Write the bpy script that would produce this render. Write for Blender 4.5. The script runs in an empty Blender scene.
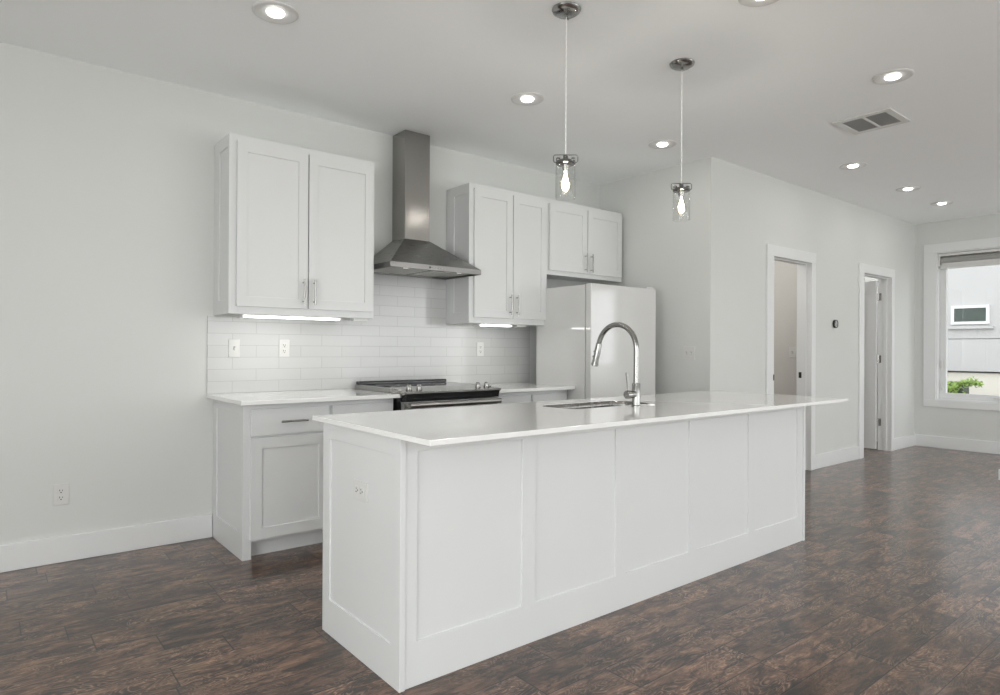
import bpy, bmesh, math, random
from mathutils import Vector, Matrix
random.seed(7)
SC = bpy.context.scene
COL = SC.collection
PI = math.pi

# ------------------------------------------------------------------ camera
cam_d = bpy.data.cameras.new('camera')
cam = bpy.data.objects.new('camera', cam_d); COL.objects.link(cam)
SC.camera = cam
cam_d.sensor_width = 36.0
cam_d.lens = 644.855 / 1000.0 * 36.0
cam_d.shift_y = -0.0001
cam_d.clip_start = 0.05
_a, _t, _r = math.radians(51.18), math.radians(0.122), math.radians(0.314)
_F = Vector((math.cos(_a), math.sin(_a), 0)); _R = Vector((math.sin(_a), -math.cos(_a), 0)); _U = Vector((0, 0, 1))
_F2 = _F*math.cos(_t) + _U*math.sin(_t); _U2 = -_F*math.sin(_t) + _U*math.cos(_t)
_R3 = _R*math.cos(_r) + _U2*math.sin(_r); _U3 = -_R*math.sin(_r) + _U2*math.cos(_r)
cam.matrix_world = Matrix(((_R3.x, _U3.x, -_F2.x, 0), (_R3.y, _U3.y, -_F2.y, 0), (_R3.z, _U3.z, -_F2.z, 1.212), (0, 0, 0, 1)))

# ------------------------------------------------------------------ world, light, exposure
SC.view_settings.view_transform = 'Standard'
SC.view_settings.look = 'None'
SC.view_settings.exposure = -0.04
SC.view_settings.gamma = 1.0
SC.view_settings.use_curve_mapping = False
W = bpy.data.worlds.new('overcast_sky'); SC.world = W; W.use_nodes = True
W.node_tree.nodes['Background'].inputs[0].default_value = (0.96, 0.975, 1.0, 1)
W.node_tree.nodes['Background'].inputs[1].default_value = 2.6
CAN_W = 1.5         # watts of one recessed ceiling light
REAR_FILL = 2.25           # radiance of the added area lamps behind the invented rear windows
LEFT_FILL = 5.2          # the same for the added lamps behind the invented left-wall windows
SMALL = 0.12         # under-cabinet strips and pendants
SC.cycles.max_bounces = 12
SC.cycles.diffuse_bounces = 8
SC.cycles.transparent_max_bounces = 16
SC.cycles.sample_clamp_indirect = 6.0
SC.cycles.caustics_reflective = False
SC.cycles.caustics_refractive = False

# ------------------------------------------------------------------ room measures
YB, YD, XF, XW, H = 4.369, 3.118, 4.779, 9.352, 2.84      # back wall, door wall, fridge-side wall, window wall, ceiling
XL, YR = -2.6, -3.2                                         # left wall, rear wall (behind the camera)
BBH = 0.147

def portal(name, loc, rot, sx, sy):
    d = bpy.data.lights.new(name, 'AREA'); d.shape = 'RECTANGLE'; d.size = sx; d.size_y = sy
    d.cycles.is_portal = True
    o = bpy.data.objects.new(name, d); COL.objects.link(o); o.location = loc; o.rotation_euler = rot
REAR_WIN = [(-2.1, 0.7, 0.10, 2.50), (1.5, 4.5, 0.10, 2.50), (5.3, 8.9, 0.10, 2.50)]     # x0,x1,z0,z1 of invented openings for fill light on the rear wall
LEFT_WIN = [(-3.0, -0.8, 0.10, 2.50), (-0.4, 1.8, 0.10, 2.50)]  # invented left-wall openings, added to bring in more light
RIGHT_WIN = [(1.15, 2.876, 0.600, 2.448), (-2.05, -1.15, 0.600, 2.448)]                   # y0,y1,z0,z1 on the window wall
for (a, b, c, d) in REAR_WIN:  # added area lamps outside the invented rear windows, in place of daylight
    ld = bpy.data.lights.new('window_fill_or_portal', 'AREA'); ld.shape = 'RECTANGLE'; ld.size = b-a; ld.size_y = d-c
    ld.energy = REAR_FILL*PI*(b-a)*(d-c)*(1.9 if a > 5 else 0.85); ld.color = (1.0, 0.99, 0.97)  # right-hand lamp boosted to brighten the window wall
    lo = bpy.data.objects.new('window_fill_or_portal', ld); COL.objects.link(lo); lo.location = ((a+b)/2, YR-0.16, (c+d)/2); lo.rotation_euler = (PI/2, 0, 0)
for (a, b, c, d) in LEFT_WIN:  # added fill lamps outside the invented left windows
    ld = bpy.data.lights.new('window_fill_or_portal', 'AREA'); ld.shape = 'RECTANGLE'; ld.size = b-a; ld.size_y = d-c
    ld.energy = LEFT_FILL*PI*(b-a)*(d-c); ld.color = (1.0, 0.99, 0.965)
    lo = bpy.data.objects.new('window_fill_or_portal', ld); COL.objects.link(lo); lo.location = (XL-0.16, (a+b)/2, (c+d)/2); lo.rotation_euler = (PI/2, 0, -PI/2)
for (a, b, c, d) in RIGHT_WIN:
    portal('window_fill_or_portal', (XW+0.16, (a+b)/2, (c+d)/2), (PI/2, 0, PI/2), b-a, d-c)

# ------------------------------------------------------------------ materials
def newmat(name):
    m = bpy.data.materials.new(name); m.use_nodes = True
    return m, m.node_tree.nodes, m.node_tree.links, m.node_tree.nodes['Principled BSDF']
def nmath(N, L, op, a, b=None, c=None):
    n = N.new('ShaderNodeMath'); n.operation = op
    for i, v in enumerate((a, b, c)):
        if v is None: continue
        if isinstance(v, (int, float)): n.inputs[i].default_value = v
        else: L.new(v, n.inputs[i])
    return n.outputs[0]
def noise(N, L, vec, scale, detail=3, rough=0.5, dist=0.0):
    n = N.new('ShaderNodeTexNoise'); n.inputs['Scale'].default_value = scale; n.inputs['Detail'].default_value = detail
    n.inputs['Roughness'].default_value = rough; n.inputs['Distortion'].default_value = dist
    if vec is not None: L.new(vec, n.inputs['Vector'])
    return n.outputs[0]
def bump(N, L, B, h, strength, dist=0.002):
    n = N.new('ShaderNodeBump'); n.inputs['Strength'].default_value = strength; n.inputs['Distance'].default_value = dist
    L.new(h, n.inputs['Height']); L.new(n.outputs[0], B.inputs['Normal']); return n
def paint(name, col, rough=0.5, spec=0.5, nscale=60, nstr=0.06, coat=0.0):
    m, N, L, B = newmat(name)
    tc = N.new('ShaderNodeTexCoord')
    v = noise(N, L, tc.outputs['Object'], 3.0, 3)
    mr = N.new('ShaderNodeMapRange'); L.new(v, mr.inputs[0]); mr.inputs[3].default_value = 0.985; mr.inputs[4].default_value = 1.015
    mx = N.new('ShaderNodeVectorMath'); mx.operation = 'SCALE'; mx.inputs[0].default_value = col; L.new(mr.outputs[0], mx.inputs['Scale'])
    L.new(mx.outputs[0], B.inputs['Base Color'])
    B.inputs['Roughness'].default_value = rough; B.inputs['Specular IOR Level'].default_value = spec
    if coat: B.inputs['Coat Weight'].default_value = coat; B.inputs['Coat Roughness'].default_value = 0.08
    if nstr: bump(N, L, B, noise(N, L, tc.outputs['Object'], nscale, 4), nstr)
    return m
def metal(name, col, rough, brushed=None, nstr=0.0):
    m, N, L, B = newmat(name)
    B.inputs['Base Color'].default_value = (*col, 1); B.inputs['Metallic'].default_value = 1.0
    B.inputs['Roughness'].default_value = rough
    tc = N.new('ShaderNodeTexCoord'); mp = N.new('ShaderNodeMapping'); L.new(tc.outputs['Object'], mp.inputs[0])
    mp.inputs['Scale'].default_value = brushed or (1, 1, 1)
    v = noise(N, L, mp.outputs[0], 6 if brushed else 4, 4)
    mr = N.new('ShaderNodeMapRange'); L.new(v, mr.inputs[0]); mr.inputs[3].default_value = max(rough-0.06, 0.02); mr.inputs[4].default_value = rough+0.08
    L.new(mr.outputs[0], B.inputs['Roughness'])
    if nstr: bump(N, L, B, v, nstr, 0.001)
    return m
def emit(name, col, s):
    m, N, L, B = newmat(name)
    B.inputs['Base Color'].default_value = (0.8, 0.8, 0.8, 1)
    B.inputs['Emission Color'].default_value = (*col, 1); B.inputs['Emission Strength'].default_value = s
    return m
def clear_glass(name, tint=(1, 1, 1), ior=1.45, mul=1.0):
    m = bpy.data.materials.new(name); m.use_nodes = True; N = m.node_tree.nodes; L = m.node_tree.links; N.clear()
    o = N.new('ShaderNodeOutputMaterial'); mx = N.new('ShaderNodeMixShader'); t = N.new('ShaderNodeBsdfTransparent'); g = N.new('ShaderNodeBsdfGlossy')
    f = N.new('ShaderNodeLayerWeight'); f.inputs[0].default_value = 0.5
    fr = nmath(N, L, 'MULTIPLY_ADD', nmath(N, L, 'POWER', f.outputs['Facing'], 4.0), 0.55*mul, 0.035)
    t.inputs[0].default_value = (*tint, 1); g.inputs['Roughness'].default_value = 0.02
    L.new(fr, mx.inputs[0]); L.new(t.outputs[0], mx.inputs[1]); L.new(g.outputs[0], mx.inputs[2]); L.new(mx.outputs[0], o.inputs[0])
    return m

M = {}
M['wall'] = paint('wall_paint', (0.65, 0.66, 0.645), 0.75, 0.3, 90, 0.05)
M['hall'] = paint('hall_wall_paint', (0.62, 0.605, 0.58), 0.75, 0.3, 90, 0.05)
M['ceiling'] = paint('ceiling_paint', (0.945, 0.965, 0.975), 0.85, 0.2, 70, 0.10)
M['trim'] = paint('trim_paint', (0.735, 0.745, 0.745), 0.35, 0.5, 20, 0.0)
M['cab'] = paint('cabinet_paint', (0.665, 0.675, 0.675), 0.38, 0.5, 20, 0.0)
M['quartz'] = paint('white_quartz', (0.83, 0.83, 0.82), 0.06, 0.5, 20, 0.0, 0.3)
M['plastic'] = paint('white_plastic', (0.66, 0.66, 0.64), 0.3, 0.5, 20, 0.0)
M['grey_ring'] = paint('satin_white_trim_ring', (0.68, 0.68, 0.67), 0.4, 0.5, 20, 0.0)
M['fridge'] = paint('fridge_enamel', (0.60, 0.60, 0.59), 0.05, 1.0, 140, 0.0, 0.6)
M['dark'] = paint('dark_slot', (0.03, 0.03, 0.03), 0.5, 0.3, 20, 0.0)
M['gasket'] = paint('grey_gasket', (0.30, 0.30, 0.30), 0.6, 0.3, 20, 0.0)
M['black'] = paint('black_enamel', (0.012, 0.012, 0.013), 0.25, 0.5, 20, 0.0)
M['blackglass'] = paint('black_ceramic_glass', (0.01, 0.01, 0.011), 0.05, 0.6, 20, 0.0)
M['steel'] = metal('brushed_stainless_steel', (0.38, 0.37, 0.35), 0.14, (1.3, 1.3, 0.5), 0.5)
M['steelh'] = metal('brushed_stainless_horizontal', (0.38, 0.375, 0.36), 0.30, (1, 30, 40))
M['steel_dark'] = metal('hood_canopy_steel', (0.30, 0.295, 0.285), 0.28, (2, 2, 40))
M['lip_steel'] = metal('hood_lip_steel', (0.24, 0.235, 0.23), 0.42)
M['pendant_metal'] = metal('pendant_dark_chrome', (0.20, 0.20, 0.195), 0.14)
M['sinksteel'] = metal('sink_steel', (0.30, 0.295, 0.285), 0.25, (4, 40, 4))
M['chrome'] = metal('polished_chrome', (0.33, 0.33, 0.32), 0.22)
M['nickel'] = metal('brushed_nickel', (0.36, 0.355, 0.34), 0.25, (30, 30, 1))
M['cord'] = paint('clear_twisted_cord', (0.80, 0.80, 0.78), 0.3, 0.5, 20, 0.0)
M['lens'] = emit('downlight_lens', (1.0, 0.97, 0.92), 9.0)
M['striplens'] = emit('under_cabinet_lens', (1.0, 0.98, 0.95), 6.0)
M['hoodlens'] = emit('hood_lamp_lens', (1.0, 0.96, 0.9), 1.6)
M['filament'] = emit('glowing_filament', (1.0, 0.82, 0.55), 9.0)
M['bulb'] = clear_glass('bulb_glass', (1.0, 0.97, 0.92), 1.35, 1.5)
M['glass'] = clear_glass('clear_glass', (0.97, 0.975, 0.97), 1.45, 1.6)
M['winglass'] = clear_glass('window_glass', (0.97, 0.98, 0.98), 1.45)
M['shade'] = paint('roller_shade_fabric', (0.33, 0.33, 0.315), 0.9, 0.1, 300, 0.2)
M['mesh'] = None
M['siding'] = paint('white_stucco_siding', (0.53, 0.525, 0.52), 0.8, 0.2, 30, 0.1)
M['beige'] = paint('beige_stucco', (0.80, 0.76, 0.68), 0.8, 0.2, 30, 0.1)
M['groove'] = paint('siding_joint', (0.34, 0.34, 0.34), 0.8, 0.2, 30, 0.0)
M['extglass'] = paint('dark_outside_pane', (0.05, 0.07, 0.06), 0.25, 0.5, 6, 0.0)
M['ground'] = paint('concrete_ground', (0.42, 0.41, 0.39), 0.9, 0.2, 12, 0.3)
M['leaf'] = paint('green_leaf', (0.30, 0.44, 0.10), 0.5, 0.4, 10, 0.0)
M['bark'] = paint('brown_twig', (0.12, 0.08, 0.05), 0.8, 0.2, 30, 0.2)
M['planter'] = paint('dark_green_planter', (0.05, 0.07, 0.05), 0.6, 0.3, 30, 0.1)

def floor_mat():
    m, N, L, B = newmat('dark_brown_hand_scraped_planks')
    tc = N.new('ShaderNodeTexCoord'); sp = N.new('ShaderNodeSeparateXYZ'); L.new(tc.outputs['Object'], sp.inputs[0])
    X, Y = sp.outputs[0], sp.outputs[1]
    PW = 0.17
    yr = nmath(N, L, 'DIVIDE', nmath(N, L, 'ADD', Y, 10.0 * PW + (-2.675) + PW * 40), PW)
    row = nmath(N, L, 'FLOOR', yr); fy = nmath(N, L, 'FRACT', yr)
    def white(a, b=None):
        n = N.new('ShaderNodeTexWhiteNoise'); n.noise_dimensions = '3D'
        c = N.new('ShaderNodeCombineXYZ'); L.new(a, c.inputs[0])
        if b is not None: L.new(b, c.inputs[1])
        L.new(c.outputs[0], n.inputs['Vector']); return n
    rw = white(row)
    plen = nmath(N, L, 'MULTIPLY_ADD', rw.outputs[0], 0.5, 0.55)
    off = nmath(N, L, 'MULTIPLY', nmath(N, L, 'FRACT', nmath(N, L, 'MULTIPLY', rw.outputs[0], 37.7)), 3.0)
    xr = nmath(N, L, 'DIVIDE', nmath(N, L, 'ADD', nmath(N, L, 'ADD', X, 30.0), off), plen)
    colm = nmath(N, L, 'FLOOR', xr); fx = nmath(N, L, 'FRACT', xr)
    idn = white(row, colm)
    dy = nmath(N, L, 'MULTIPLY', nmath(N, L, 'MINIMUM', fy, nmath(N, L, 'SUBTRACT', 1.0, fy)), PW)
    dx = nmath(N, L, 'MULTIPLY', nmath(N, L, 'MINIMUM', fx, nmath(N, L, 'SUBTRACT', 1.0, fx)), plen)
    # coordinates shifted per plank
    sh = N.new('ShaderNodeVectorMath'); sh.operation = 'MULTIPLY_ADD'
    L.new(idn.outputs['Color'], sh.inputs[0]); sh.inputs[1].default_value = (13, 17, 11); L.new(tc.outputs['Object'], sh.inputs[2])
    def mapped(sc_): 
        q = N.new('ShaderNodeMapping'); L.new(sh.outputs[0], q.inputs[0]); q.inputs['Scale'].default_value = sc_; return q.outputs[0]
    n1 = noise(N, L, mapped((3.0, 8.0, 1)), 1.5, 7, 0.68, 0.6)          # broad mottling
    n2 = noise(N, L, mapped((2.6, 6.0, 1)), 1.6, 2, 0.55, 1.6)          # field whose contours are the curly grain
    ln = nmath(N, L, 'PINGPONG', nmath(N, L, 'MULTIPLY', n2, 24.0), 1.0)
    ln = nmath(N, L, 'POWER', ln, 3.0)
    n3 = noise(N, L, mapped((9, 90, 1)), 2.0, 5, 0.7, 0.5)              # fine grain
    n4 = noise(N, L, sh.outputs[0], 3.0, 3, 0.55, 0.0)
    n5 = noise(N, L, mapped((5, 16, 1)), 1.4, 3, 0.6, 0.8)              # dark scraped patches
    cr = N.new('ShaderNodeValToRGB'); L.new(n1, cr.inputs[0])
    e = cr.color_ramp.elements; e[0].position = 0.36; e[0].color = (0.013, 0.007, 0.0045, 1); e[1].position = 0.66; e[1].color = (0.205, 0.112, 0.070, 1)
    k = cr.color_ramp.elements.new(0.5); k.color = (0.074, 0.037, 0.021, 1)
    mr = N.new('ShaderNodeMapRange'); L.new(n4, mr.inputs[0]); mr.inputs[1].default_value = 0.38; mr.inputs[2].default_value = 0.60; mr.inputs[3].default_value = 0.05; mr.inputs[4].default_value = 0.90
    mxl = N.new('ShaderNodeMix'); mxl.data_type = 'RGBA'; L.new(nmath(N, L, 'MULTIPLY', ln, mr.outputs[0]), mxl.inputs[0])
    L.new(cr.outputs[0], mxl.inputs[6]); mxl.inputs[7].default_value = (0.33, 0.205, 0.14, 1)
    pt = N.new('ShaderNodeMapRange'); L.new(n5, pt.inputs[0]); pt.inputs[1].default_value = 0.38; pt.inputs[2].default_value = 0.47; pt.inputs[3].default_value = 0.30; pt.inputs[4].default_value = 1.0
    fac = nmath(N, L, 'MULTIPLY', nmath(N, L, 'MULTIPLY_ADD', idn.outputs[0], 0.45, 0.80), nmath(N, L, 'MULTIPLY_ADD', n3, 1.7, 0.15))
    n6 = noise(N, L, mapped((6, 34, 1)), 1.8, 4, 0.65, 0.6)
    fac = nmath(N, L, 'MULTIPLY', fac, nmath(N, L, 'MULTIPLY_ADD', n6, 2.2, -0.1))
    fac = nmath(N, L, 'MULTIPLY', fac, pt.outputs[0])
    seam = N.new('ShaderNodeMapRange'); L.new(nmath(N, L, 'MINIMUM', nmath(N, L, 'MULTIPLY', dy, 1.2), dx), seam.inputs[0])
    seam.inputs[1].default_value = 0.0010; seam.inputs[2].default_value = 0.0042; seam.inputs[3].default_value = 0.12; seam.inputs[4].default_value = 1.0
    sc = N.new('ShaderNodeVectorMath'); sc.operation = 'SCALE'; L.new(mxl.outputs[2], sc.inputs[0]); L.new(nmath(N, L, 'MULTIPLY', fac, seam.outputs[0]), sc.inputs['Scale'])
    L.new(sc.outputs[0], B.inputs['Base Color'])
    rr = nmath(N, L, 'MULTIPLY_ADD', n3, 0.16, 0.24); L.new(rr, B.inputs['Roughness'])
    B.inputs['Specular IOR Level'].default_value = 0.25; B.inputs['Coat Weight'].default_value = 0.6; B.inputs['Coat Roughness'].default_value = 0.17; B.inputs['Coat IOR'].default_value = 1.6
    hgt = nmath(N, L, 'ADD', nmath(N, L, 'MULTIPLY', n1, 0.5), nmath(N, L, 'MULTIPLY', seam.outputs[0], 0.5))
    hgt = nmath(N, L, 'ADD', hgt, nmath(N, L, 'MULTIPLY', n3, 0.35))
    bump(N, L, B, hgt, 0.30, 0.003)
    return m
M['floor'] = floor_mat()

def tile_mat():
    m, N, L, B = newmat('white_glazed_subway_tile')
    tc = N.new('ShaderNodeTexCoord'); sp = N.new('ShaderNodeSeparateXYZ'); L.new(tc.outputs['Object'], sp.inputs[0])
    cb = N.new('ShaderNodeCombineXYZ'); L.new(nmath(N, L, 'ADD', sp.outputs[0], 0.0), cb.inputs[0]); L.new(nmath(N, L, 'ADD', sp.outputs[2], 0.0), cb.inputs[1])
    b = N.new('ShaderNodeTexBrick'); L.new(cb.outputs[0], b.inputs['Vector']); b.offset = 0.5; b.squash = 1.0
    b.inputs['Scale'].default_value = 1.0; b.inputs['Brick Width'].default_value = 0.305; b.inputs['Row Height'].default_value = 0.0775
    b.inputs['Mortar Size'].default_value = 0.0016; b.inputs['Mortar Smooth'].default_value = 0.2
    b.inputs['Color1'].default_value = (0.53, 0.535, 0.53, 1); b.inputs['Color2'].default_value = (0.55, 0.555, 0.55, 1); b.inputs['Mortar'].default_value = (0.41, 0.41, 0.40, 1)
    L.new(b.outputs['Color'], B.inputs['Base Color']); B.inputs['Roughness'].default_value = 0.14
    inv = nmath(N, L, 'SUBTRACT', 1.0, b.outputs['Fac'])
    hh = nmath(N, L, 'ADD', inv, nmath(N, L, 'MULTIPLY', noise(N, L, tc.outputs['Object'], 14, 2), 0.25))
    bump(N, L, B, hh, 0.3, 0.002)
    return m
M['tile'] = tile_mat()

def grille_mat():
    m, N, L, B = newmat('grey_stamped_grille')
    tc = N.new('ShaderNodeTexCoord')
    c = N.new('ShaderNodeTexChecker'); L.new(tc.outputs['Object'], c.inputs[0]); c.inputs['Scale'].default_value = 110
    c.inputs[1].default_value = (0.17, 0.17, 0.165, 1); c.inputs[2].default_value = (0.42, 0.42, 0.41, 1)
    L.new(c.outputs[0], B.inputs['Base Color']); B.inputs['Roughness'].default_value = 0.6
    return m
M['mesh'] = grille_mat()

# ------------------------------------------------------------------ mesh helpers (world coordinates, shifted to the thing's origin on build)
class MB:
    def __init__(s): s.b = bmesh.new()
    def box(s, x0, x1, y0, y1, z0, z1, bev=0.0):
        vs = [s.b.verts.new(p) for p in ((x0,y0,z0),(x1,y0,z0),(x1,y1,z0),(x0,y1,z0),(x0,y0,z1),(x1,y0,z1),(x1,y1,z1),(x0,y1,z1))]
        fs = [s.b.faces.new([vs[i] for i in f]) for f in ((0,3,2,1),(4,5,6,7),(0,1,5,4),(1,2,6,5),(2,3,7,6),(3,0,4,7))]
        if bev:
            es = list({e for f in fs for e in f.edges})
            bmesh.ops.bevel(s.b, geom=es, offset=bev, segments=3, profile=0.5, affect='EDGES')
        return s
    def quadprism(s, bot, top):            # two 4-point rings
        v = [s.b.verts.new(p) for p in bot] + [s.b.verts.new(p) for p in top]
        for f in ((3,2,1,0),(4,5,6,7),(0,1,5,4),(1,2,6,5),(2,3,7,6),(3,0,4,7)): s.b.faces.new([v[i] for i in f])
        return s
    def prism(s, pts, axis, a, b):         # polygon in the other two axes, extruded along axis
        def P(p, c):
            return {'x': (c, p[0], p[1]), 'y': (p[0], c, p[1]), 'z': (p[0], p[1], c)}[axis]
        A = [s.b.verts.new(P(p, a)) for p in pts]; B_ = [s.b.verts.new(P(p, b)) for p in pts]
        s.b.faces.new(A); s.b.faces.new(B_[::-1])
        for i in range(len(pts)): s.b.faces.new((A[i], B_[i], B_[(i+1) % len(pts)], A[(i+1) % len(pts)]))
        return s
    def lathe(s, prof, c, axis='z', seg=32, caps=True):
        c = Vector(c)
        def P(r, h, t):
            u, v = r*math.cos(t), r*math.sin(t)
            return c + Vector({'z': (u, v, h), 'y': (u, h, v), 'x': (h, u, v)}[axis])
        rings = []
        for r, h in prof:
            if r < 1e-6: rings.append([s.b.verts.new(P(0, h, 0))])
            else: rings.append([s.b.verts.new(P(r, h, 2*PI*i/seg)) for i in range(seg)])
        for A, B_ in zip(rings, rings[1:]):
            for i in range(seg):
                j = (i+1) % seg
                if len(A) == 1 and len(B_) == 1: continue
                if len(A) == 1: f = (A[0], B_[i], B_[j])
                elif len(B_) == 1: f = (A[i], B_[0], A[j])
                else: f = (A[i], B_[i], B_[j], A[j])
                s.b.faces.new(f)
        if caps:
            for r_ in (rings[0], rings[-1]):
                if len(r_) > 2: s.b.faces.new(r_)
        return s
    def cyl(s, r, p0, p1, seg=16): return s.tube([p0, p1], r, seg)
    def tube(s, path, r, seg=14, closed=False):
        path = [Vector(p) for p in path]; n = len(path)
        rr = r if isinstance(r, (list, tuple)) else [r]*n
        rings = []; up = None
        for i, p in enumerate(path):
            if closed: t = (path[(i+1) % n] - path[i-1]).normalized()
            else: t = (path[min(i+1, n-1)] - path[max(i-1, 0)]).normalized()
            if up is None:
                up = Vector((0, 0, 1)) if abs(t.z) < 0.9 else Vector((1, 0, 0))
            up = (up - t*up.dot(t)).normalized(); sd = t.cross(up)
            rings.append([s.b.verts.new(p + (up*math.cos(2*PI*k/seg) + sd*math.sin(2*PI*k/seg))*rr[i]) for k in range(seg)])
        pr = list(zip(rings, rings[1:])) + ([(rings[-1], rings[0])] if closed else [])
        for A, B_ in pr:
            for k in range(seg): s.b.faces.new((A[k], A[(k+1) % seg], B_[(k+1) % seg], B_[k]))
        if not closed: s.b.faces.new(rings[0][::-1]); s.b.faces.new(rings[-1])
        return s
    def panel(s, plane, c0, c1, u0, u1, z0, z1, rec, depth):
        """slab between c0 (back) and c1 (front) along plane axis, recesses (ua,ub,za,zb) cut into the front"""
        us = sorted({u0, u1, *[q for r in rec for q in r[:2]]}); zs = sorted({z0, z1, *[q for r in rec for q in r[2:]]})
        sg = 1 if c1 > c0 else -1
        def P(c, u, z): return (c, u, z) if plane == 'x' else (u, c, z)
        def lv(i, j):
            if i < 0 or j < 0 or i >= len(us)-1 or j >= len(zs)-1: return None
            um, zm = (us[i]+us[i+1])/2, (zs[j]+zs[j+1])/2
            for r in rec:
                if r[0] < um < r[1] and r[2] < zm < r[3]: return c1 - sg*depth
            return c1
        def F(*p): s.b.faces.new([s.b.verts.new(q) for q in p])
        for i in range(len(us)-1):
            for j in range(len(zs)-1):
                a, b_, c, d = us[i], us[i+1], zs[j], zs[j+1]; l = lv(i, j)
                F(P(l,a,c), P(l,b_,c), P(l,b_,d), P(l,a,d)); F(P(c0,a,c), P(c0,a,d), P(c0,b_,d), P(c0,b_,c))
                for (ni, nj, p, q) in ((i+1, j, (b_,c), (b_,d)), (i, j+1, (a,d), (b_,d))):
                    k = lv(ni, nj)
                    if k is None: k = c0
                    if k != l: F(P(l,*p), P(k,*p), P(k,*q), P(l,*q))
                if i == 0: F(P(l,a,c), P(c0,a,c), P(c0,a,d), P(l,a,d))
                if j == 0: F(P(l,a,c), P(c0,a,c), P(c0,b_,c), P(l,b_,c))
        bmesh.ops.remove_doubles(s.b, verts=s.b.verts, dist=1e-5)
        return s
    def holed(s, x0, x1, y0, y1, z0, z1, hole):      # slab with a hole (list of xy)
        for z in (z0, z1):
            o = [s.b.verts.new((x, y, z)) for x, y in ((x0,y0),(x1,y0),(x1,y1),(x0,y1))]; i_ = [s.b.verts.new((x, y, z)) for x, y in hole]
            es = [s.b.edges.new((l[k], l[(k+1) % len(l)])) for l in (o, i_) for k in range(len(l))]
            bmesh.ops.triangle_fill(s.b, edges=es, use_beauty=True, normal=(0, 0, 1))
            if z == z0: A = (o, i_)
        for l0, l1 in zip(A, (o, i_)):
            n = len(l0)
            for k in range(n): s.b.faces.new((l0[k], l0[(k+1) % n], l1[(k+1) % n], l1[k]))
        return s
    def build(s, name, mat, parent=None, smooth=False, bev=0.0, origin=None):
        b = s.b
        bmesh.ops.recalc_face_normals(b, faces=b.faces)
        off = Vector((0, 0, 0))
        if parent is not None: off = Vector(parent['_o'])
        elif origin is not None: off = Vector(origin)
        bmesh.ops.translate(b, verts=b.verts, vec=-off)
        me = bpy.data.meshes.new(name); b.to_mesh(me); b.free()
        if smooth:
            for p in me.polygons: p.use_smooth = True
            me.set_sharp_from_angle(angle=math.radians(40))
        me.materials.append(mat)
        o = bpy.data.objects.new(name, me); COL.objects.link(o)
        if parent is not None: o.parent = parent; o['_o'] = tuple(parent['_o'])
        else: o.location = off; o['_o'] = tuple(off)
        if bev:
            md = o.modifiers.new('soft_edge', 'BEVEL'); md.width = bev; md.segments = 2; md.limit_method = 'ANGLE'; md.angle_limit = math.radians(40)
        return o

def tag(o, label, cat, group=None):
    o['label'] = label; o['category'] = cat
    if group: o['group'] = group
    return o
def thing(name, loc, label, cat, group=None):
    o = bpy.data.objects.new(name, None); COL.objects.link(o); o.location = loc; o['_o'] = tuple(loc); o.empty_display_size = 0.1
    return tag(o, label, cat, group)
def struct(o): o['kind'] = 'structure'; return o
def kids(o): return [c for c in bpy.data.objects if c.parent == o]
def copy_tree(o, parent=None):
    c = o.copy(); COL.objects.link(c); c.parent = parent
    for k in kids(o): copy_tree(k, c)
    return c
def wall_with_holes(plane, c0, c1, u0, u1, z0, z1, holes):
    m = MB(); hs = sorted(holes); cur = u0
    def bx(a, b, c, d):
        if b-a < 1e-6 or d-c < 1e-6: return
        if plane == 'x': m.box(c0, c1, a, b, c, d)
        else: m.box(a, b, c0, c1, c, d)
    for (a, b, c, d) in hs:
        bx(cur, a, z0, z1); bx(a, b, z0, c); bx(a, b, d, z1); cur = b
    bx(cur, u1, z0, z1)
    return m

# ------------------------------------------------------------------ room shell
D1 = (5.771, 6.549, 0.0, 2.113); D2 = (7.763, 8.581, 0.0, 2.113)
WT = 0.135
struct(MB().box(XL-0.2, XW+0.15, YR-0.2, 6.6, -0.06, 0.0).build('floor', M['floor']))
struct(MB().box(XL-0.2, XW+0.15, YR-0.2, 6.6, H, H+0.12).build('ceiling', M['ceiling']))
struct(MB().box(XL, XF+0.12, YB, YB+0.12, 0, H).build('wall_back', M['wall']))
struct(MB().box(XF, XF+0.12, YD+WT, YB, 0, H).build('wall_fridge_side', M['wall']))
struct(wall_with_holes('y', YD, YD+WT, XF, XW, 0, H, [D1, D2]).build('wall_hall', M['wall']))
struct(wall_with_holes('x', XW, XW+0.15, YR, 6.4, 0, H, RIGHT_WIN).build('wall_right', M['wall']))
struct(wall_with_holes('y', YR-0.15, YR, XL, XW+0.15, 0, H, REAR_WIN).build('wall_rear', M['wall']))
struct(wall_with_holes('x', XL-0.15, XL, YR-0.15, YB+0.12, 0, H, LEFT_WIN).build('wall_left', M['wall']))
struct(MB().box(XF+0.12, XF+0.24, YD+WT, 4.75, 0, H).build('wall_hall_left', M['hall']))
struct(MB().box(XF+0.24, 7.10, 4.75, 4.87, 0, H).build('wall_hall_back', M['hall']))
struct(MB().box(7.10, 7.22, YD+WT, 6.28, 0, H).build('wall_between', M['hall']))
struct(MB().box(7.22, XW, 6.28, 6.4, 0, H).build('wall_bedroom_back', M['wall']))

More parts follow.
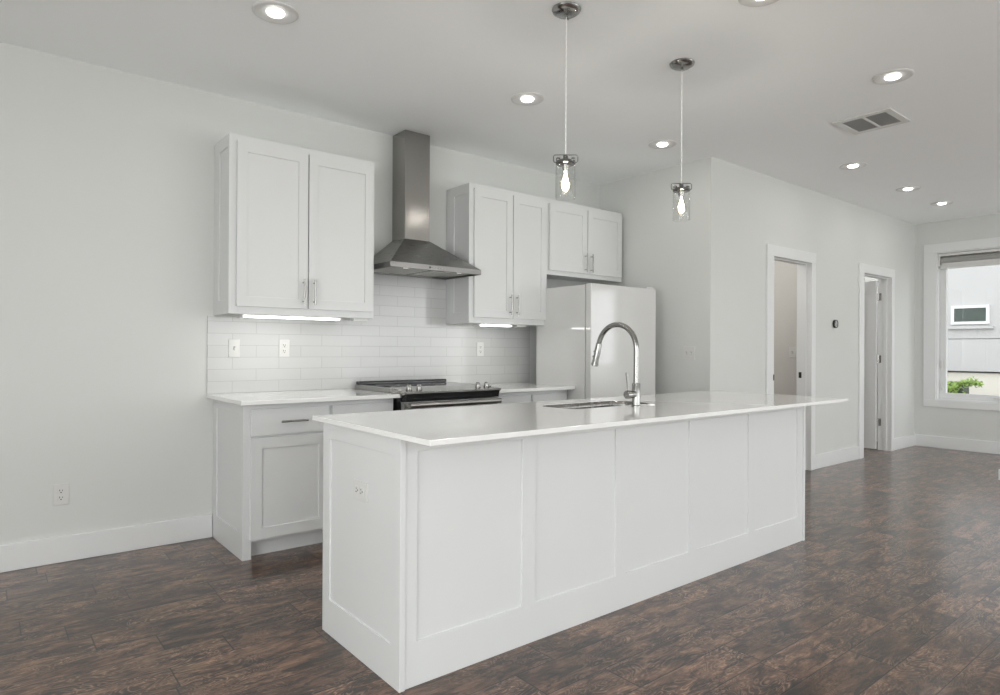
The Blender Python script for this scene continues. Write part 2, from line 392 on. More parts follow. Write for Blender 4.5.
def baseboard(name, x0, x1, y0, y1, h=BBH):
    return struct(MB().box(x0, x1, y0, y1, 0, h, 0.004).build(name, M['trim']))
BT = 0.016
baseboard('baseboard_back', XL, 1.155, YB-BT, YB)
baseboard('baseboard_fridge_side', XF-BT, XF, YD-BT, 3.55)
baseboard('baseboard_hall_left', XF-BT, 5.671, YD-BT, YD)
baseboard('baseboard_hall_middle', 6.616, 7.663, YD-BT, YD)
baseboard('baseboard_hall_right', 8.643, XW, YD-BT, YD)
baseboard('baseboard_right', XW-BT, XW, YR, YD-BT)
baseboard('baseboard_left', XL, XL+BT, 1.91, YB-BT)
baseboard('baseboard_hall_back', XF+0.24, 7.10, 4.75-BT, 4.75)
baseboard('baseboard_rear', 9.01, XW-BT, YR, YR+BT)

def doorway(n, a, b, top, wl, wr):
    """a, b, top = clear opening; wl, wr = widths of the left and right casing"""
    ct = 0.02
    m = MB().box(a-wl, a, YD-ct, YD, 0, top).box(b, b+wr, YD-ct, YD, 0, top).box(a-wl-0.003, b+wr+0.003, YD-ct-0.002, YD, top, top+0.103)
    fr = struct(m.build('door_%d' % n, M['trim'], bev=0.002))
    j = MB().box(a-0.018, a, YD, YD+WT, 0, top).box(b, b+0.018, YD, YD+WT, 0, top).box(a-0.018, b+0.018, YD, YD+WT, top, top+0.018)
    j.box(b-0.010, b, YD+0.035, YD+0.072, 0, top-0.010).box(a, a+0.010, YD+0.035, YD+0.072, 0, top-0.010).box(a, b, YD+0.035, YD+0.072, top-0.010, top)
    jb = j.build('jamb', M['trim'], fr, bev=0.001)
    return fr, jb
d1, j1 = doorway(1, 5.789, 6.531, 2.095, 0.118, 0.085)
d2, j2 = doorway(2, 7.781, 8.563, 2.095, 0.118, 0.080)
MB().box(6.5285, 6.5309, YD+0.083, YD+0.112, 0.93, 0.99).build('strike_plate', M['dark'], j1)
MB().box(5.774, 5.7925, YD-0.0225, YD-0.0185, 0.93, 0.985).build('latch_plate', M['dark'], j1)
# door leaf of the right doorway, swung fully into the room beyond
leaf = MB().panel('x', 8.553, 8.518, YD+WT+0.008, YD+WT+0.748, 0.012, 2.066, [(YD+WT+0.118, YD+WT+0.638, 0.22, 0.95), (YD+WT+0.118, YD+WT+0.638, 1.07, 1.94)], 0.006)
leaf = leaf.build('door_leaf', M['trim'], d2, bev=0.001)
for z in (0.34, 1.11, 1.873):
    h = MB().box(8.5605, 8.563, YD+WT-0.036, YD+WT-0.002, z-0.045, z+0.045).cyl(0.007, (8.556, YD+WT-0.001, z-0.048), (8.556, YD+WT-0.001, z+0.048), 10)
    h.build('hinge', M['nickel'], d2)
MB().lathe([(0.0, -0.058), (0.02, -0.056), (0.027, -0.046), (0.024, -0.034), (0.010, -0.026), (0.010, -0.006), (0.028, -0.005), (0.028, 0)], (8.518, YD+WT+0.70, 0.96), 'x', 20).build('door_knob', M['nickel'], leaf, smooth=True)

# windows
def window_right(n, y0, y1, z0, z1, full=True):
    cw, ct = 0.135, 0.02
    X = XW
    m = MB().box(X-ct, X, y0-cw, y1+cw, z1, z1+0.112).box(X-ct, X, y0-cw, y1+cw, z0-0.088, z0)
    m.box(X-ct, X, y1, y1+cw, z0, z1).box(X-ct, X, y0-cw, y0, z0, z1)
    w = struct(m.build('window_%d' % n, M['trim'], bev=0.002))
    r = MB().box(X, X+0.09, y1-0.012, y1, z0, z1).box(X, X+0.09, y0, y0+0.012, z0, z1).box(X, X+0.09, y0+0.012, y1-0.012, z1-0.012, z1).box(X, X+0.09, y0+0.012, y1-0.012, z0, z0+0.012)
    r.build('window_reveal', M['trim'], w)
    a, b, c, d = y0+0.012, y1-0.012, z0+0.012, z1-0.012
    f = MB(); x0, x1 = X+0.075, X+0.135; fw = 0.070
    f.box(x0, x1, a, a+fw, c, d).box(x0, x1, b-fw, b, c, d).box(x0, x1, a+fw, b-fw, c, c+fw*1.1).box(x0, x1, a+fw, b-fw, d-fw, d)
    f.build('window_frame', M['trim'], w, bev=0.002)
    MB().box(X+0.10, X+0.106, a+fw, b-fw, c+fw*1.1, d-fw).build('pane', M['winglass'], w)
    if full:
        MB().box(X+0.058, X+0.075, b-0.035, b-0.012, 1.00, 1.10, 0.004).build('sash_lock', M['plastic'], w)
        MB().box(X+0.05, X+0.075, b-0.045, b-0.022, 0.72, 0.76, 0.004).cyl(0.005, (X+0.052, b-0.033, 0.75), (X+0.048, b-0.045, 0.84), 8).build('sash_lock', M['plastic'], w)
        MB().box(X+0.04, X+0.075, 2.18, 2.30, c+0.03, c+0.05, 0.004).tube([(X+0.045, 2.26, c+0.05), (X+0.03, 2.20, c+0.058), (X+0.03, 2.13, c+0.05)], 0.006, 8).build('window_crank', M['plastic'], w)
    return w
for i, (a, b, c, d) in enumerate(RIGHT_WIN): window_right(i+1, a, b, c, d, i == 0)
for i, (a, b, c, d) in enumerate(REAR_WIN):  # unseen rear windows, invented to hold the fill lamps
    cw = 0.10
    m = MB().box(a-cw, b+cw, YR, YR+0.02, d, d+cw).box(a-cw, b+cw, YR, YR+0.02, c-0.05, c).box(a-cw, a, YR, YR+0.02, c, d).box(b, b+cw, YR, YR+0.02, c, d)
    w = struct(m.build('window_%d' % (i+3), M['trim']))
    f = MB(); y0, y1 = YR-0.13, YR-0.07; fw = 0.06; mid = (a+b)/2
    f.box(a, a+fw, y0, y1, c, d).box(b-fw, b, y0, y1, c, d).box(mid-fw/2, mid+fw/2, y0, y1, c, d).box(a+fw, b-fw, y0, y1, c, c+fw).box(a+fw, b-fw, y0, y1, d-fw, d)
    f.build('window_frame', M['trim'], w)
    MB().box(a, b, YR-0.105, YR-0.10, c, d).build('pane', M['winglass'], w)
for i, (a, b, c, d) in enumerate(LEFT_WIN):  # unseen left windows, invented as a further light source
    cw = 0.10
    m = MB().box(XL, XL+0.02, a-cw, b+cw, d, d+cw).box(XL, XL+0.02, a-cw, b+cw, c-0.05, c).box(XL, XL+0.02, a-cw, a, c, d).box(XL, XL+0.02, b, b+cw, c, d)
    w = struct(m.build('window_%d' % (i+6), M['trim']))
    f = MB(); x0, x1 = XL-0.13, XL-0.07; fw = 0.06; mid = (a+b)/2
    f.box(x0, x1, a, a+fw, c, d).box(x0, x1, b-fw, b, c, d).box(x0, x1, mid-fw/2, mid+fw/2, c, d).box(x0, x1, a+fw, b-fw, c, c+fw).box(x0, x1, a+fw, b-fw, d-fw, d)
    f.build('window_frame', M['trim'], w)
    MB().box(XL-0.105, XL-0.10, a, b, c, d).build('pane', M['winglass'], w)

# low white block standing in for an unidentified white edge at far right
struct(MB().box(7.48, 7.60, 0.9, 1.79, 0, 0.10, 0.004).build('low_white_block', M['trim']))

# ------------------------------------------------------------------ roller shade
y0, y1 = RIGHT_WIN[0][0]+0.014, RIGHT_WIN[0][1]-0.014
sh = thing('roller_shade', (XW+0.04, (y0+y1)/2, 2.24), 'grey fabric roller shade rolled up inside the top of the window', 'shade')
MB().box(XW+0.006, XW+0.07, y0, y1, 2.398, 2.432, 0.002).build('head_rail', M['plastic'], sh)
MB().lathe([(0.0, y0+0.02), (0.050, y0+0.02), (0.050, y1-0.02), (0.0, y1-0.02)], (XW+0.055, 0, 2.345), 'y', 28).build('fabric_roll', M['shade'], sh, smooth=True)
MB().box(XW+0.006, XW+0.012, y1-0.02, y1, 2.275, 2.398).build('end_bracket', M['plastic'], sh)
MB().box(XW+0.010, XW+0.030, y0+0.01, y1-0.022, 2.238, 2.272, 0.004).box(XW+0.0185, XW+0.0205, y0+0.02, y1-0.03, 2.27, 2.33).build('bottom_bar', M['plastic'], sh)

# ------------------------------------------------------------------ hardware
def bar_pull(parent, c, axis, length, out, d='y'):
    """bar handle; c = centre on the door face, out = stand-off direction vector"""
    c = Vector(c); out = Vector(out); a = Vector((0, 0, 1)) if axis == 'z' else (Vector((1, 0, 0)) if axis == 'x' else Vector((0, 1, 0)))
    m = MB(); o = c + out*0.032
    m.tube([o - a*length/2, o + a*length/2], 0.006, 12)
    for s in (-1, 1): m.tube([c + a*s*(length/2-0.022), o + a*s*(length/2-0.022)], 0.0045, 10)
    return m.build('handle', M['nickel'], parent, smooth=True)
def shaker(parent, x0, x1, z0, z1, yback, name='door', stile=0.062, flip=1):
    """door facing -Y (flip=1) or +Y (flip=-1)"""
    return MB().panel('y', yback, yback-0.02*flip, x0, x1, z0, z1, [(x0+stile, x1-stile, z0+stile, z1-stile)], 0.008).build(name, M['cab'], parent, bev=0.0012)
def slab(parent, x0, x1, z0, z1, yback, name='drawer', flip=1):
    a, b = sorted((yback, yback-0.02*flip))
    return MB().box(x0, x1, a, b, z0, z1).build(name, M['cab'], parent, bev=0.0015)

# ------------------------------------------------------------------ wall cabinets
def wall_cabinet(x0, x1, z0, z1, doors, hz, label, side=True):
    yb = 4.05; yw = YB-0.001
    t = thing('wall_cabinet', ((x0+x1)/2, yw, z0), label, 'cabinet', 'white wall cabinets')
    MB().box(x0+0.018, x1, yb+0.018, yw, z0+0.012, z1-0.002).build('carcass', M['cab'], t)
    if side:
        MB().panel('x', x0+0.018, x0, yb, yw, z0, z1, [(yb+0.042, YB-0.112, z0+0.085, z1-0.075)], 0.007).build('side_panel', M['cab'], t, bev=0.0012)
    else: MB().box(x0, x0+0.018, yb+0.018, yw, z0, z1).build('side_panel', M['cab'], t, bev=0.001)
    f = MB(); xs = [x0+0.018 if side else x0]; 
    f.box(xs[0], doors[0][0]+0.012, yb, yb+0.018, z0, z1).box(doors[-1][1]-0.012, x1, yb, yb+0.018, z0, z1)
    f.box(doors[0][0]+0.012, doors[-1][1]-0.012, yb, yb+0.018, z0, doors[0][2]+0.012).box(doors[0][0]+0.012, doors[-1][1]-0.012, yb, yb+0.018, doors[0][3]-0.012, z1)
    f.build('face_frame', M['cab'], t, bev=0.001)
    for i, (a, b, c, d) in enumerate(doors):
        dr = shaker(t, a, b, c, d, yb-0.0005)
        hx = b-0.032 if i == 0 else a+0.032
        bar_pull(dr, (hx, yb-0.02, hz), 'z', 0.165, (0, -1, 0))
    return t
wall_cabinet(1.158, 2.128, 1.417, 2.505, [(1.200, 1.644, 1.462, 2.465), (1.651, 2.112, 1.462, 2.465)], 1.570, 'white two-door wall cabinet left of the steel range hood')
wall_cabinet(2.945, 3.766, 1.412, 2.502, [(2.986, 3.372, 1.458, 2.465), (3.380, 3.748, 1.458, 2.465)], 1.568, 'white two-door wall cabinet right of the steel range hood')
wall_cabinet(3.767, 4.735, 1.852, 2.502, [(3.786, 4.246, 1.890, 2.465), (4.256, 4.716, 1.890, 2.465)], 1.985, 'short white two-door cabinet mounted above the refrigerator', side=False)

# under-cabinet lights
def strip_light(x0, x1, y, z, label, watts):
    t = thing('under_cabinet_light', ((x0+x1)/2, y+0.03, z), label, 'light', 'lights under the wall cabinets')
    MB().box(x0, x1, y, y+0.07, z-0.006, z, 0.002).box(x0-0.012, x0, y, y+0.07, z-0.02, z, 0.002).box(x1, x1+0.012, y, y+0.07, z-0.02, z, 0.002).build('housing', M['grey_ring'], t)
    MB().box(x0+0.001, x1-0.001, y+0.004, y+0.066, z-0.018, z-0.006, 0.003).build('lens', M['striplens'], t)
    d = bpy.data.lights.new('strip_glow', 'AREA'); d.shape = 'RECTANGLE'; d.size = x1-x0; d.size_y = 0.05; d.energy = watts*SMALL; d.color = (1, 0.97, 0.93)
    o = bpy.data.objects.new('strip_glow', d); COL.objects.link(o); o.parent = t; o.location = (0, 0.005, -0.022)
strip_light(1.255, 1.885, 4.045+0.024, 1.4165, 'lit white strip light under the cabinet left of the hood', 3.2)
strip_light(3.075, 3.395, 4.045+0.024, 1.4115, 'lit white strip light under the cabinet right of the hood', 1.4)
tag(MB().box(1.99, 2.095, 4.075, 4.125, 1.398, 1.4165, 0.003).build('junction_box', M['plastic'], origin=(2.04, 4.1, 1.417)), 'small white wiring box under the cabinet left of the hood', 'junction box')
tag(MB().box(3.46, 3.56, 4.075, 4.125, 1.393, 1.4115, 0.003).build('junction_box', M['plastic'], origin=(3.51, 4.1, 1.412)), 'small white wiring box under the cabinet right of the hood', 'junction box')

# ------------------------------------------------------------------ backsplash
bs = MB().box(1.121, 3.855, YB-0.009, YB-0.0005, 0.9145, 1.411).box(2.131, 2.943, YB-0.009, YB-0.0005, 1.411, 1.77)
tag(bs.build('tile_backsplash', M['tile'], origin=(1.121, YB, 0.9145)), 'white glazed subway tile backsplash behind the range and counters', 'backsplash')

# ------------------------------------------------------------------ base cabinets
CF = 3.758     # face frame front
def base_cabinet(x0, x1, label, end_left=False, end_right=False, hpull_right=True, drawer_label=True, fl=0.039, fr=0.012):
    t = thing('base_cabinet', ((x0+x1)/2, YB, 0), label, 'cabinet', 'white base cabinets along the back wall')
    yw = YB-0.001; zt = 0.8885
    MB().box(x0+0.02, x1-(0.02 if end_right else 0), CF+0.02, yw, 0.10, zt-0.002).build('carcass', M['cab'], t)
    if end_left: MB().panel('x', x0+0.02, x0, CF, yw, 0, zt, [(CF+0.075, yw-0.085, 0.15, zt-0.06)], 0.007).build('end_panel', M['cab'], t, bev=0.0012)
    if end_right: MB().box(x1-0.02, x1, CF, yw, 0, zt).build('end_panel', M['cab'], t, bev=0.0012)
    a, b = x0+fl, x1-fr
    ax = x0+(0.02 if end_left else 0.0); bx = x1-(0.02 if end_right else 0.0)
    f = MB().box(ax, a+0.012, CF, CF+0.02, 0.0 if end_left else 0.098, zt).box(b-0.012, bx, CF, CF+0.02, 0.098, zt)
    f.box(a+0.012, b-0.012, CF, CF+0.02, 0.098, 0.125).box(a+0.012, b-0.012, CF, CF+0.02, 0.68, 0.72).box(a+0.012, b-0.012, CF, CF+0.02, 0.84, zt)
    f.build('face_frame', M['cab'], t, bev=0.001)
    MB().box((x0+0.055) if end_left else x0, x1-(0.02 if end_right else 0), CF+0.065, CF+0.083, 0, 0.10).build('toe_kick', M['cab'], t)
    dw = slab(t, a, b, 0.706, 0.858, CF-0.0005)
    bar_pull(dw, ((a+b)/2 + (0.01 if end_left else 0), CF-0.02, 0.782), 'x', 0.16, (0, -1, 0))
    dr = shaker(t, a, b, 0.113, 0.694, CF-0.0005, stile=0.064)
    hx = b-0.03 if hpull_right else a+0.03
    bar_pull(dr, (hx, CF-0.02, 0.60), 'z', 0.16, (0, -1, 0))
    return t
base_cabinet(1.158, 1.678, 'white one-drawer base cabinet at the left end of the back counter', end_left=True)
base_cabinet(1.678, 2.122, 'white one-drawer base cabinet just left of the steel range', hpull_right=False, fl=0.012)
base_cabinet(2.930, 3.328, 'white one-drawer base cabinet just right of the steel range', fl=0.02)
base_cabinet(3.328, 3.727, 'white one-drawer base cabinet beside the refrigerator', hpull_right=False, fl=0.012, end_right=True, fr=0.03)
tag(MB().box(1.121, 2.1265, 3.722-0.05, YB-0.0005, 0.889, 0.914).build('countertop', M['quartz'], origin=(1.121, 3.67, 0.889), bev=0.002), 'white quartz back countertop left of the range', 'countertop', 'quartz countertops')
tag(MB().box(2.9255, 3.735, 3.722-0.05, YB-0.0005, 0.889, 0.914).build('countertop', M['quartz'], origin=(2.9255, 3.67, 0.889), bev=0.002), 'white quartz back countertop between range and refrigerator', 'countertop', 'quartz countertops')

# ------------------------------------------------------------------ range hood
hd = thing('range_hood', (2.56, YB, 1.772), 'stainless steel chimney range hood mounted over the range', 'range hood')
yw = YB-0.001
MB().box(2.447, 2.664, 4.178, yw, 2.02, 2.838).build('chimney', M['steel'], hd, bev=0.002)
MB().quadprism([(2.176,3.902,1.809),(2.949,3.902,1.809),(2.949,yw,1.809),(2.176,yw,1.809)], [(2.445,4.176,2.028),(2.666,4.176,2.028),(2.666,yw,2.028),(2.445,yw,2.028)]).build('canopy', M['steel_dark'], hd, bev=0.0015)
# open lip: four walls, filters set inside
lip = MB().box(2.174, 2.951, 3.900, 3.914, 1.771, 1.809).box(2.174, 2.188, 3.914, yw, 1.771, 1.809).box(2.937, 2.951, 3.914, yw, 1.771, 1.809).box(2.188, 2.937, yw-0.014, yw, 1.771, 1.809)
lip.build('lip', M['lip_steel'], hd, bev=0.001)
for a, b in ((2.20, 2.555), (2.569, 2.925)):
    f = MB().box(a, b, 3.985, yw-0.02, 1.782, 1.792)
    for k in range(7): f.box(a+0.02, b-0.02, 4.01+k*0.045, 4.022+k*0.045, 1.778, 1.782)
    f.build('grease_filter', M['steelh'], hd)
MB().box(2.189, 2.936, 3.915, 3.984, 1.780, 1.790).build('lamp_panel', M['steelh'], hd)
for x in (2.33, 2.79): MB().lathe([(0.0, -0.004), (0.024, -0.003), (0.026, 0.0)], (x, 3.95, 1.7799), 'z', 20).build('hood_lamp', M['hoodlens'], hd)
MB().box(2.487, 2.499, 3.8975, 3.900, 1.785, 1.795).build('power_button', M['black'], hd)
for k in range(5): MB().lathe([(0.0, -0.003), (0.0045, -0.003), (0.0045, 0.0)], (2.522+k*0.024, 3.900, 1.790), 'y', 12).build('button', M['chrome'], hd)

# ------------------------------------------------------------------ range
RX0, RX1 = 2.128, 2.924
rg = thing('range', (2.51, 4.0, 0), 'stainless slide-in electric range with black cooktop and knobs', 'range')
MB().box(RX0+0.008, RX1-0.008, 3.685, 4.33, 0.08, 0.888).build('body', M['black'], rg)
for x in (RX0+0.06, RX1-0.06):
    for y in (3.75, 4.27): MB().lathe([(0.018, 0.0), (0.018, 0.01), (0.01, 0.012), (0.01, 0.08)], (x, y, 0), 'z', 14).build('foot', M['black'], rg)
MB().box(RX0+0.002, RX0+0.030, 3.70, 4.335, 0.9145, 0.944).box(RX1-0.030, RX1-0.002, 3.70, 4.335, 0.9145, 0.944).box(RX0+0.030, RX1-0.030, 3.80, 4.335, 0.9145, 0.938).box(RX0+0.008, RX1-0.008, 3.686, 4.335, 0.8885, 0.9145).build('cooktop_frame', M['steelh'], rg, bev=0.002)
ck = MB().box(RX0+0.031, RX1-0.031, 3.801, 4.292, 0.9385, 0.943).build('cooktop_glass', M['blackglass'], rg, bev=0.001)
for (x, y, r) in ((2.31, 3.92, 0.10), (2.70, 3.93, 0.115), (2.31, 4.17, 0.085), (2.70, 4.17, 0.085)):
    MB().lathe([(r-0.003, 0.0), (r-0.003, 0.0006), (r, 0.0006), (r, 0.0)], (x, y, 0.9431), 'z', 40, caps=False).build('burner_ring', M['gasket'], ck)
MB().box(RX0+0.015, RX1-0.015, 4.293, 4.350, 0.9385, 0.968, 0.008).build('rear_vent_trim', M['black'], rg)
# control panel: sloped top with overhanging fascia
MB().prism([(3.800, 0.946), (3.618, 0.928), (3.618, 0.915), (3.642, 0.905), (3.684, 0.905), (3.684, 0.9145), (3.800, 0.9145)], 'x', RX0+0.001, RX1-0.001).build('control_panel', M['steel'], rg, bev=0.001)
MB().prism([(3.620, 0.9138), (3.632, 0.868), (3.682, 0.868), (3.682, 0.904), (3.644, 0.904)], 'x', RX0+0.012, RX1-0.012).build('fascia', M['black'], rg)
for i, x in enumerate((2.206, 2.284, 2.776, 2.852)):
    y = 3.70; zt = 0.9362
    k = MB().lathe([(0.021, 0.0), (0.021, 0.005), (0.017, 0.007), (0.0165, 0.026), (0.014, 0.030), (0.0, 0.030)], (x, y, zt), 'z', 24).box(x-0.003, x+0.003, y-0.017, y+0.017, zt+0.029, zt+0.035)
    k.build('knob', M['nickel'], rg, smooth=True)
dr = MB().panel('y', 3.684, 3.645, RX0+0.010, RX1-0.010, 0.27, 0.862, [(RX0+0.13, RX1-0.13, 0.36, 0.72)], 0.004).build('oven_door', M['steelh'], rg, bev=0.002)
MB().box(RX0+0.132, RX1-0.132, 3.646, 3.6485, 0.362, 0.718).build('oven_window', M['blackglass'], dr)
hb = MB().tube([(RX0+0.022, 3.597, 0.842), (RX1-0.022, 3.597, 0.842)], 0.0175, 16)
for x in (RX0+0.05, RX1-0.05): hb.box(x-0.012, x+0.012, 3.60, 3.646, 0.828, 0.848, 0.003)
hb.build('handle', M['steelh'], dr, smooth=True)
sd = MB().box(RX0+0.010, RX1-0.010, 3.650, 3.684, 0.095, 0.262).build('storage_drawer', M['steelh'], rg, bev=0.002)

# ------------------------------------------------------------------ refrigerator
fg = thing('refrigerator', (4.15, 3.85, 0), 'white glossy refrigerator standing under the short cabinet', 'refrigerator')
FX0, FX1 = 3.741, 4.556
MB().box(FX0, FX1, 3.575, 4.15, 0.03, 1.728, 0.006).build('body', M['fridge'], fg)
MB().box(FX0+0.012, FX1-0.012, 3.566, 3.575, 0.06, 1.722).build('gasket', M['gasket'], fg)
MB().box(FX0, FX1, 3.508, 3.566, 0.66, 1.735, 0.007).build('upper_door', M['fridge'], fg)
MB().box(FX0, FX1, 3.508, 3.566, 0.06, 0.648, 0.007).build('freezer_drawer', M['fridge'], fg)
MB().box(FX1-0.11, FX1-0.02, 3.52, 3.62, 1.7355, 1.750, 0.004).build('hinge_cover', M['fridge'], fg)
for x in (FX0+0.06, FX1-0.06):
    for y in (3.64, 4.08): MB().lathe([(0.02, 0.0), (0.02, 0.03)], (x, y, 0), 'z', 14).build('foot', M['black'], fg)

# ------------------------------------------------------------------ island
IX0, IX1, IY0, IY1 = 1.151, 4.105, 1.991, 2.642
il = thing('island_cabinet', (2.63, 2.31, 0), 'long white panelled kitchen island cabinet under the quartz top', 'island')
ZT = 0.8945
recs = [(1.226+0.5725*k, 1.226+0.5725*k+0.498, 0.160, 0.842) for k in range(5)]
MB().panel('y', IY0+0.02, IY0, IX0+0.023, IX1-0.023, 0, ZT, recs, 0.007).build('front_panel', M['cab'], il, bev=0.0015)
er = [(IY0+0.060, IY1-0.068, 0.148, 0.828)]
MB().panel('x', IX0+0.023, IX0, IY0-0.006, IY1, 0, ZT, er, 0.007).build('end_panel', M['cab'], il, bev=0.0015)
MB().panel('x', IX1-0.023, IX1, IY0-0.006, IY1, 0, ZT, er, 0.007).build('end_panel', M['cab'], il, bev=0.0015)
MB().box(IX0+0.024, IX1-0.024, IY0+0.021, IY1-0.03, 0.10, 0.118).build('cabinet_floor', M['cab'], il)
MB().box(IX0+0.024, IX1-0.024, IY1-0.085, IY1-0.068, 0.0, 0.099).build('toe_kick', M['cab'], il)
f = MB(); ys = (IY1-0.022, IY1-0.002); n = 6; xs = [IX0+0.024 + (IX1-IX0-0.048)*k/n for k in range(n+1)]
for k in range(n+1):
    f.box(max(xs[k]-0.02, xs[0]), min(xs[k]+0.02, xs[-1]), ys[0], ys[1], 0.10, ZT)
for k in range(n):
    f.box(xs[k]+0.02 if k or 1 else 0, xs[k+1]-0.02, ys[0], ys[1], 0.10, 0.13); f.box(xs[k]+0.02, xs[k+1]-0.02, ys[0], ys[1], 0.85, ZT)
f.build('face_frame', M['cab'], il)
for k in range(n):
    d_ = shaker(il, xs[k]+0.006, xs[k+1]-0.006, 0.115, 0.865, IY1-0.0015, flip=-1)
    bar_pull(d_, ((xs[k+1]-0.04) if k % 2 == 0 else (xs[k]+0.04), IY1+0.0185, 0.76), 'z', 0.16, (0, 1, 0))

# countertop with the sink cut-out
def rrect(x0, x1, y0, y1, r, n=8):
    pts = []
    for cx, cy, a0 in ((x1-r, y1-r, 0), (x0+r, y1-r, PI/2), (x0+r, y0+r, PI), (x1-r, y0+r, 1.5*PI)):
        for k in range(n+1):
            a = a0 + PI/2*k/n; pts.append((cx+r*math.cos(a), cy+r*math.sin(a)))
    return pts
SKX0, SKX1, SKY0, SKY1 = 2.275, 2.935, 2.255, 2.525
hole = rrect(SKX0, SKX1, SKY0, SKY1, 0.085)
tag(MB().holed(1.132, 4.204, 1.767, 2.716, 0.895, 0.914, hole).build('countertop', M['quartz'], origin=(1.132, 1.767, 0.895), bev=0.0015), 'long white quartz countertop on the kitchen island', 'countertop', 'quartz countertops')
sk = thing('sink', (2.6, 2.39, 0.894), 'stainless steel undermount sink set into the island countertop', 'sink')
m = MB(); N_ = len(hole)
def ring(pts, z): return [m.b.verts.new((x, y, z)) for x, y in pts]
prof = [(rrect(SKX0+0.0015, SKX1-0.0015, SKY0+0.0015, SKY1-0.0015, 0.0835), 0.912), (rrect(SKX0+0.0022, SKX1-0.0022, SKY0+0.0022, SKY1-0.0022, 0.083), 0.885), (rrect(SKX0+0.006, SKX1-0.006, SKY0+0.006, SKY1-0.006, 0.08), 0.74),
        (rrect(SKX0+0.03, SKX1-0.03, SKY0+0.03, SKY1-0.03, 0.06), 0.71), (rrect(2.56, 2.64, 2.35, 2.43, 0.039), 0.703)]
rs = [ring(p, z) for p, z in prof]
for A, B_ in zip(rs, rs[1:]):
    for k in range(N_): m.b.faces.new((A[k], A[(k+1) % N_], B_[(k+1) % N_], B_[k]))
m.b.faces.new(rs[-1])
bowl = m.build('bowl', M['sinksteel'], sk, smooth=True)
sol = bowl.modifiers.new('thickness', 'SOLIDIFY'); sol.thickness = 0.0012; sol.offset = 0
MB().lathe([(0.0, 0.002), (0.03, 0.002), (0.036, 0.0), (0.038, 0.004), (0.042, 0.004), (0.042, 0.0005)], (2.6, 2.39, 0.7035), 'z', 28).build('drain', M['chrome'], sk, smooth=True)

# faucet
fx, fy = 2.68, 2.189
fc = thing('kitchen_faucet', (fx, fy, 0.914), 'tall chrome gooseneck pull-down faucet beside the island sink', 'faucet')
MB().lathe([(0.0, 0.0002), (0.028, 0.0002), (0.028, 0.004), (0.022, 0.007), (0.022, 0.118), (0.0195, 0.122), (0.0, 0.122)], (fx, fy, 0.914), 'z', 28).build('base', M['chrome'], fc, smooth=True)
arc = [(fx, fy, 1.034), (fx, fy, 1.10), (fx, fy, 1.16)]
cy, cz, R_ = fy+0.133, 1.213, 0.133
for k in range(0, 31):
    a = math.radians(165)*k/30; arc.append((fx, cy-R_*math.cos(a), cz+R_*math.sin(a)))
MB().tube(arc, 0.0142, 18).build('spout', M['chrome'], fc, smooth=True)
end = Vector(arc[-1]); dirv = Vector((0, math.sin(math.radians(165)), math.cos(math.radians(165)))).normalized()
pts = [end+dirv*s for s in (0.002, 0.006, 0.030, 0.034, 0.10, 0.128, 0.132)]
head = MB().tube(pts, [0.0155, 0.017, 0.017, 0.0185, 0.0175, 0.021, 0.017], 20).build('spray_head', M['chrome'], fc, smooth=True)
for s in (0.055, 0.085):
    c = end+dirv*s + Vector((0, 0.0185, 0.005)); MB().lathe([(0.0, -0.006), (0.007, -0.006), (0.007, 0.003), (0.0, 0.004)], c, 'y', 12).build('spray_button', M['black'], head)
MB().tube([(fx-0.018, fy, 0.978), (fx-0.05, fy, 0.978), (fx-0.052, fy, 0.978), (fx-0.075, fy, 0.978), (fx-0.080, fy, 0.978)], [0.0195, 0.0195, 0.0215, 0.0215, 0.018], 22).build('handle_body', M['chrome'], fc, smooth=True)
MB().tube([(fx-0.064, fy, 0.995), (fx-0.068, fy, 1.03), (fx-0.078, fy, 1.092)], [0.005, 0.0045, 0.0055], 12).build('lever', M['chrome'], fc, smooth=True)
tag(MB().lathe([(0.0, 0.0), (0.021, 0.0), (0.021, 0.003), (0.017, 0.006), (0.0, 0.007)], (2.80, 2.185, 0.9142), 'z', 24).build('air_gap_cap', M['quartz'], origin=(2.80, 2.185, 0.9142), smooth=True), 'small round cap on the island countertop right of the faucet', 'cap')

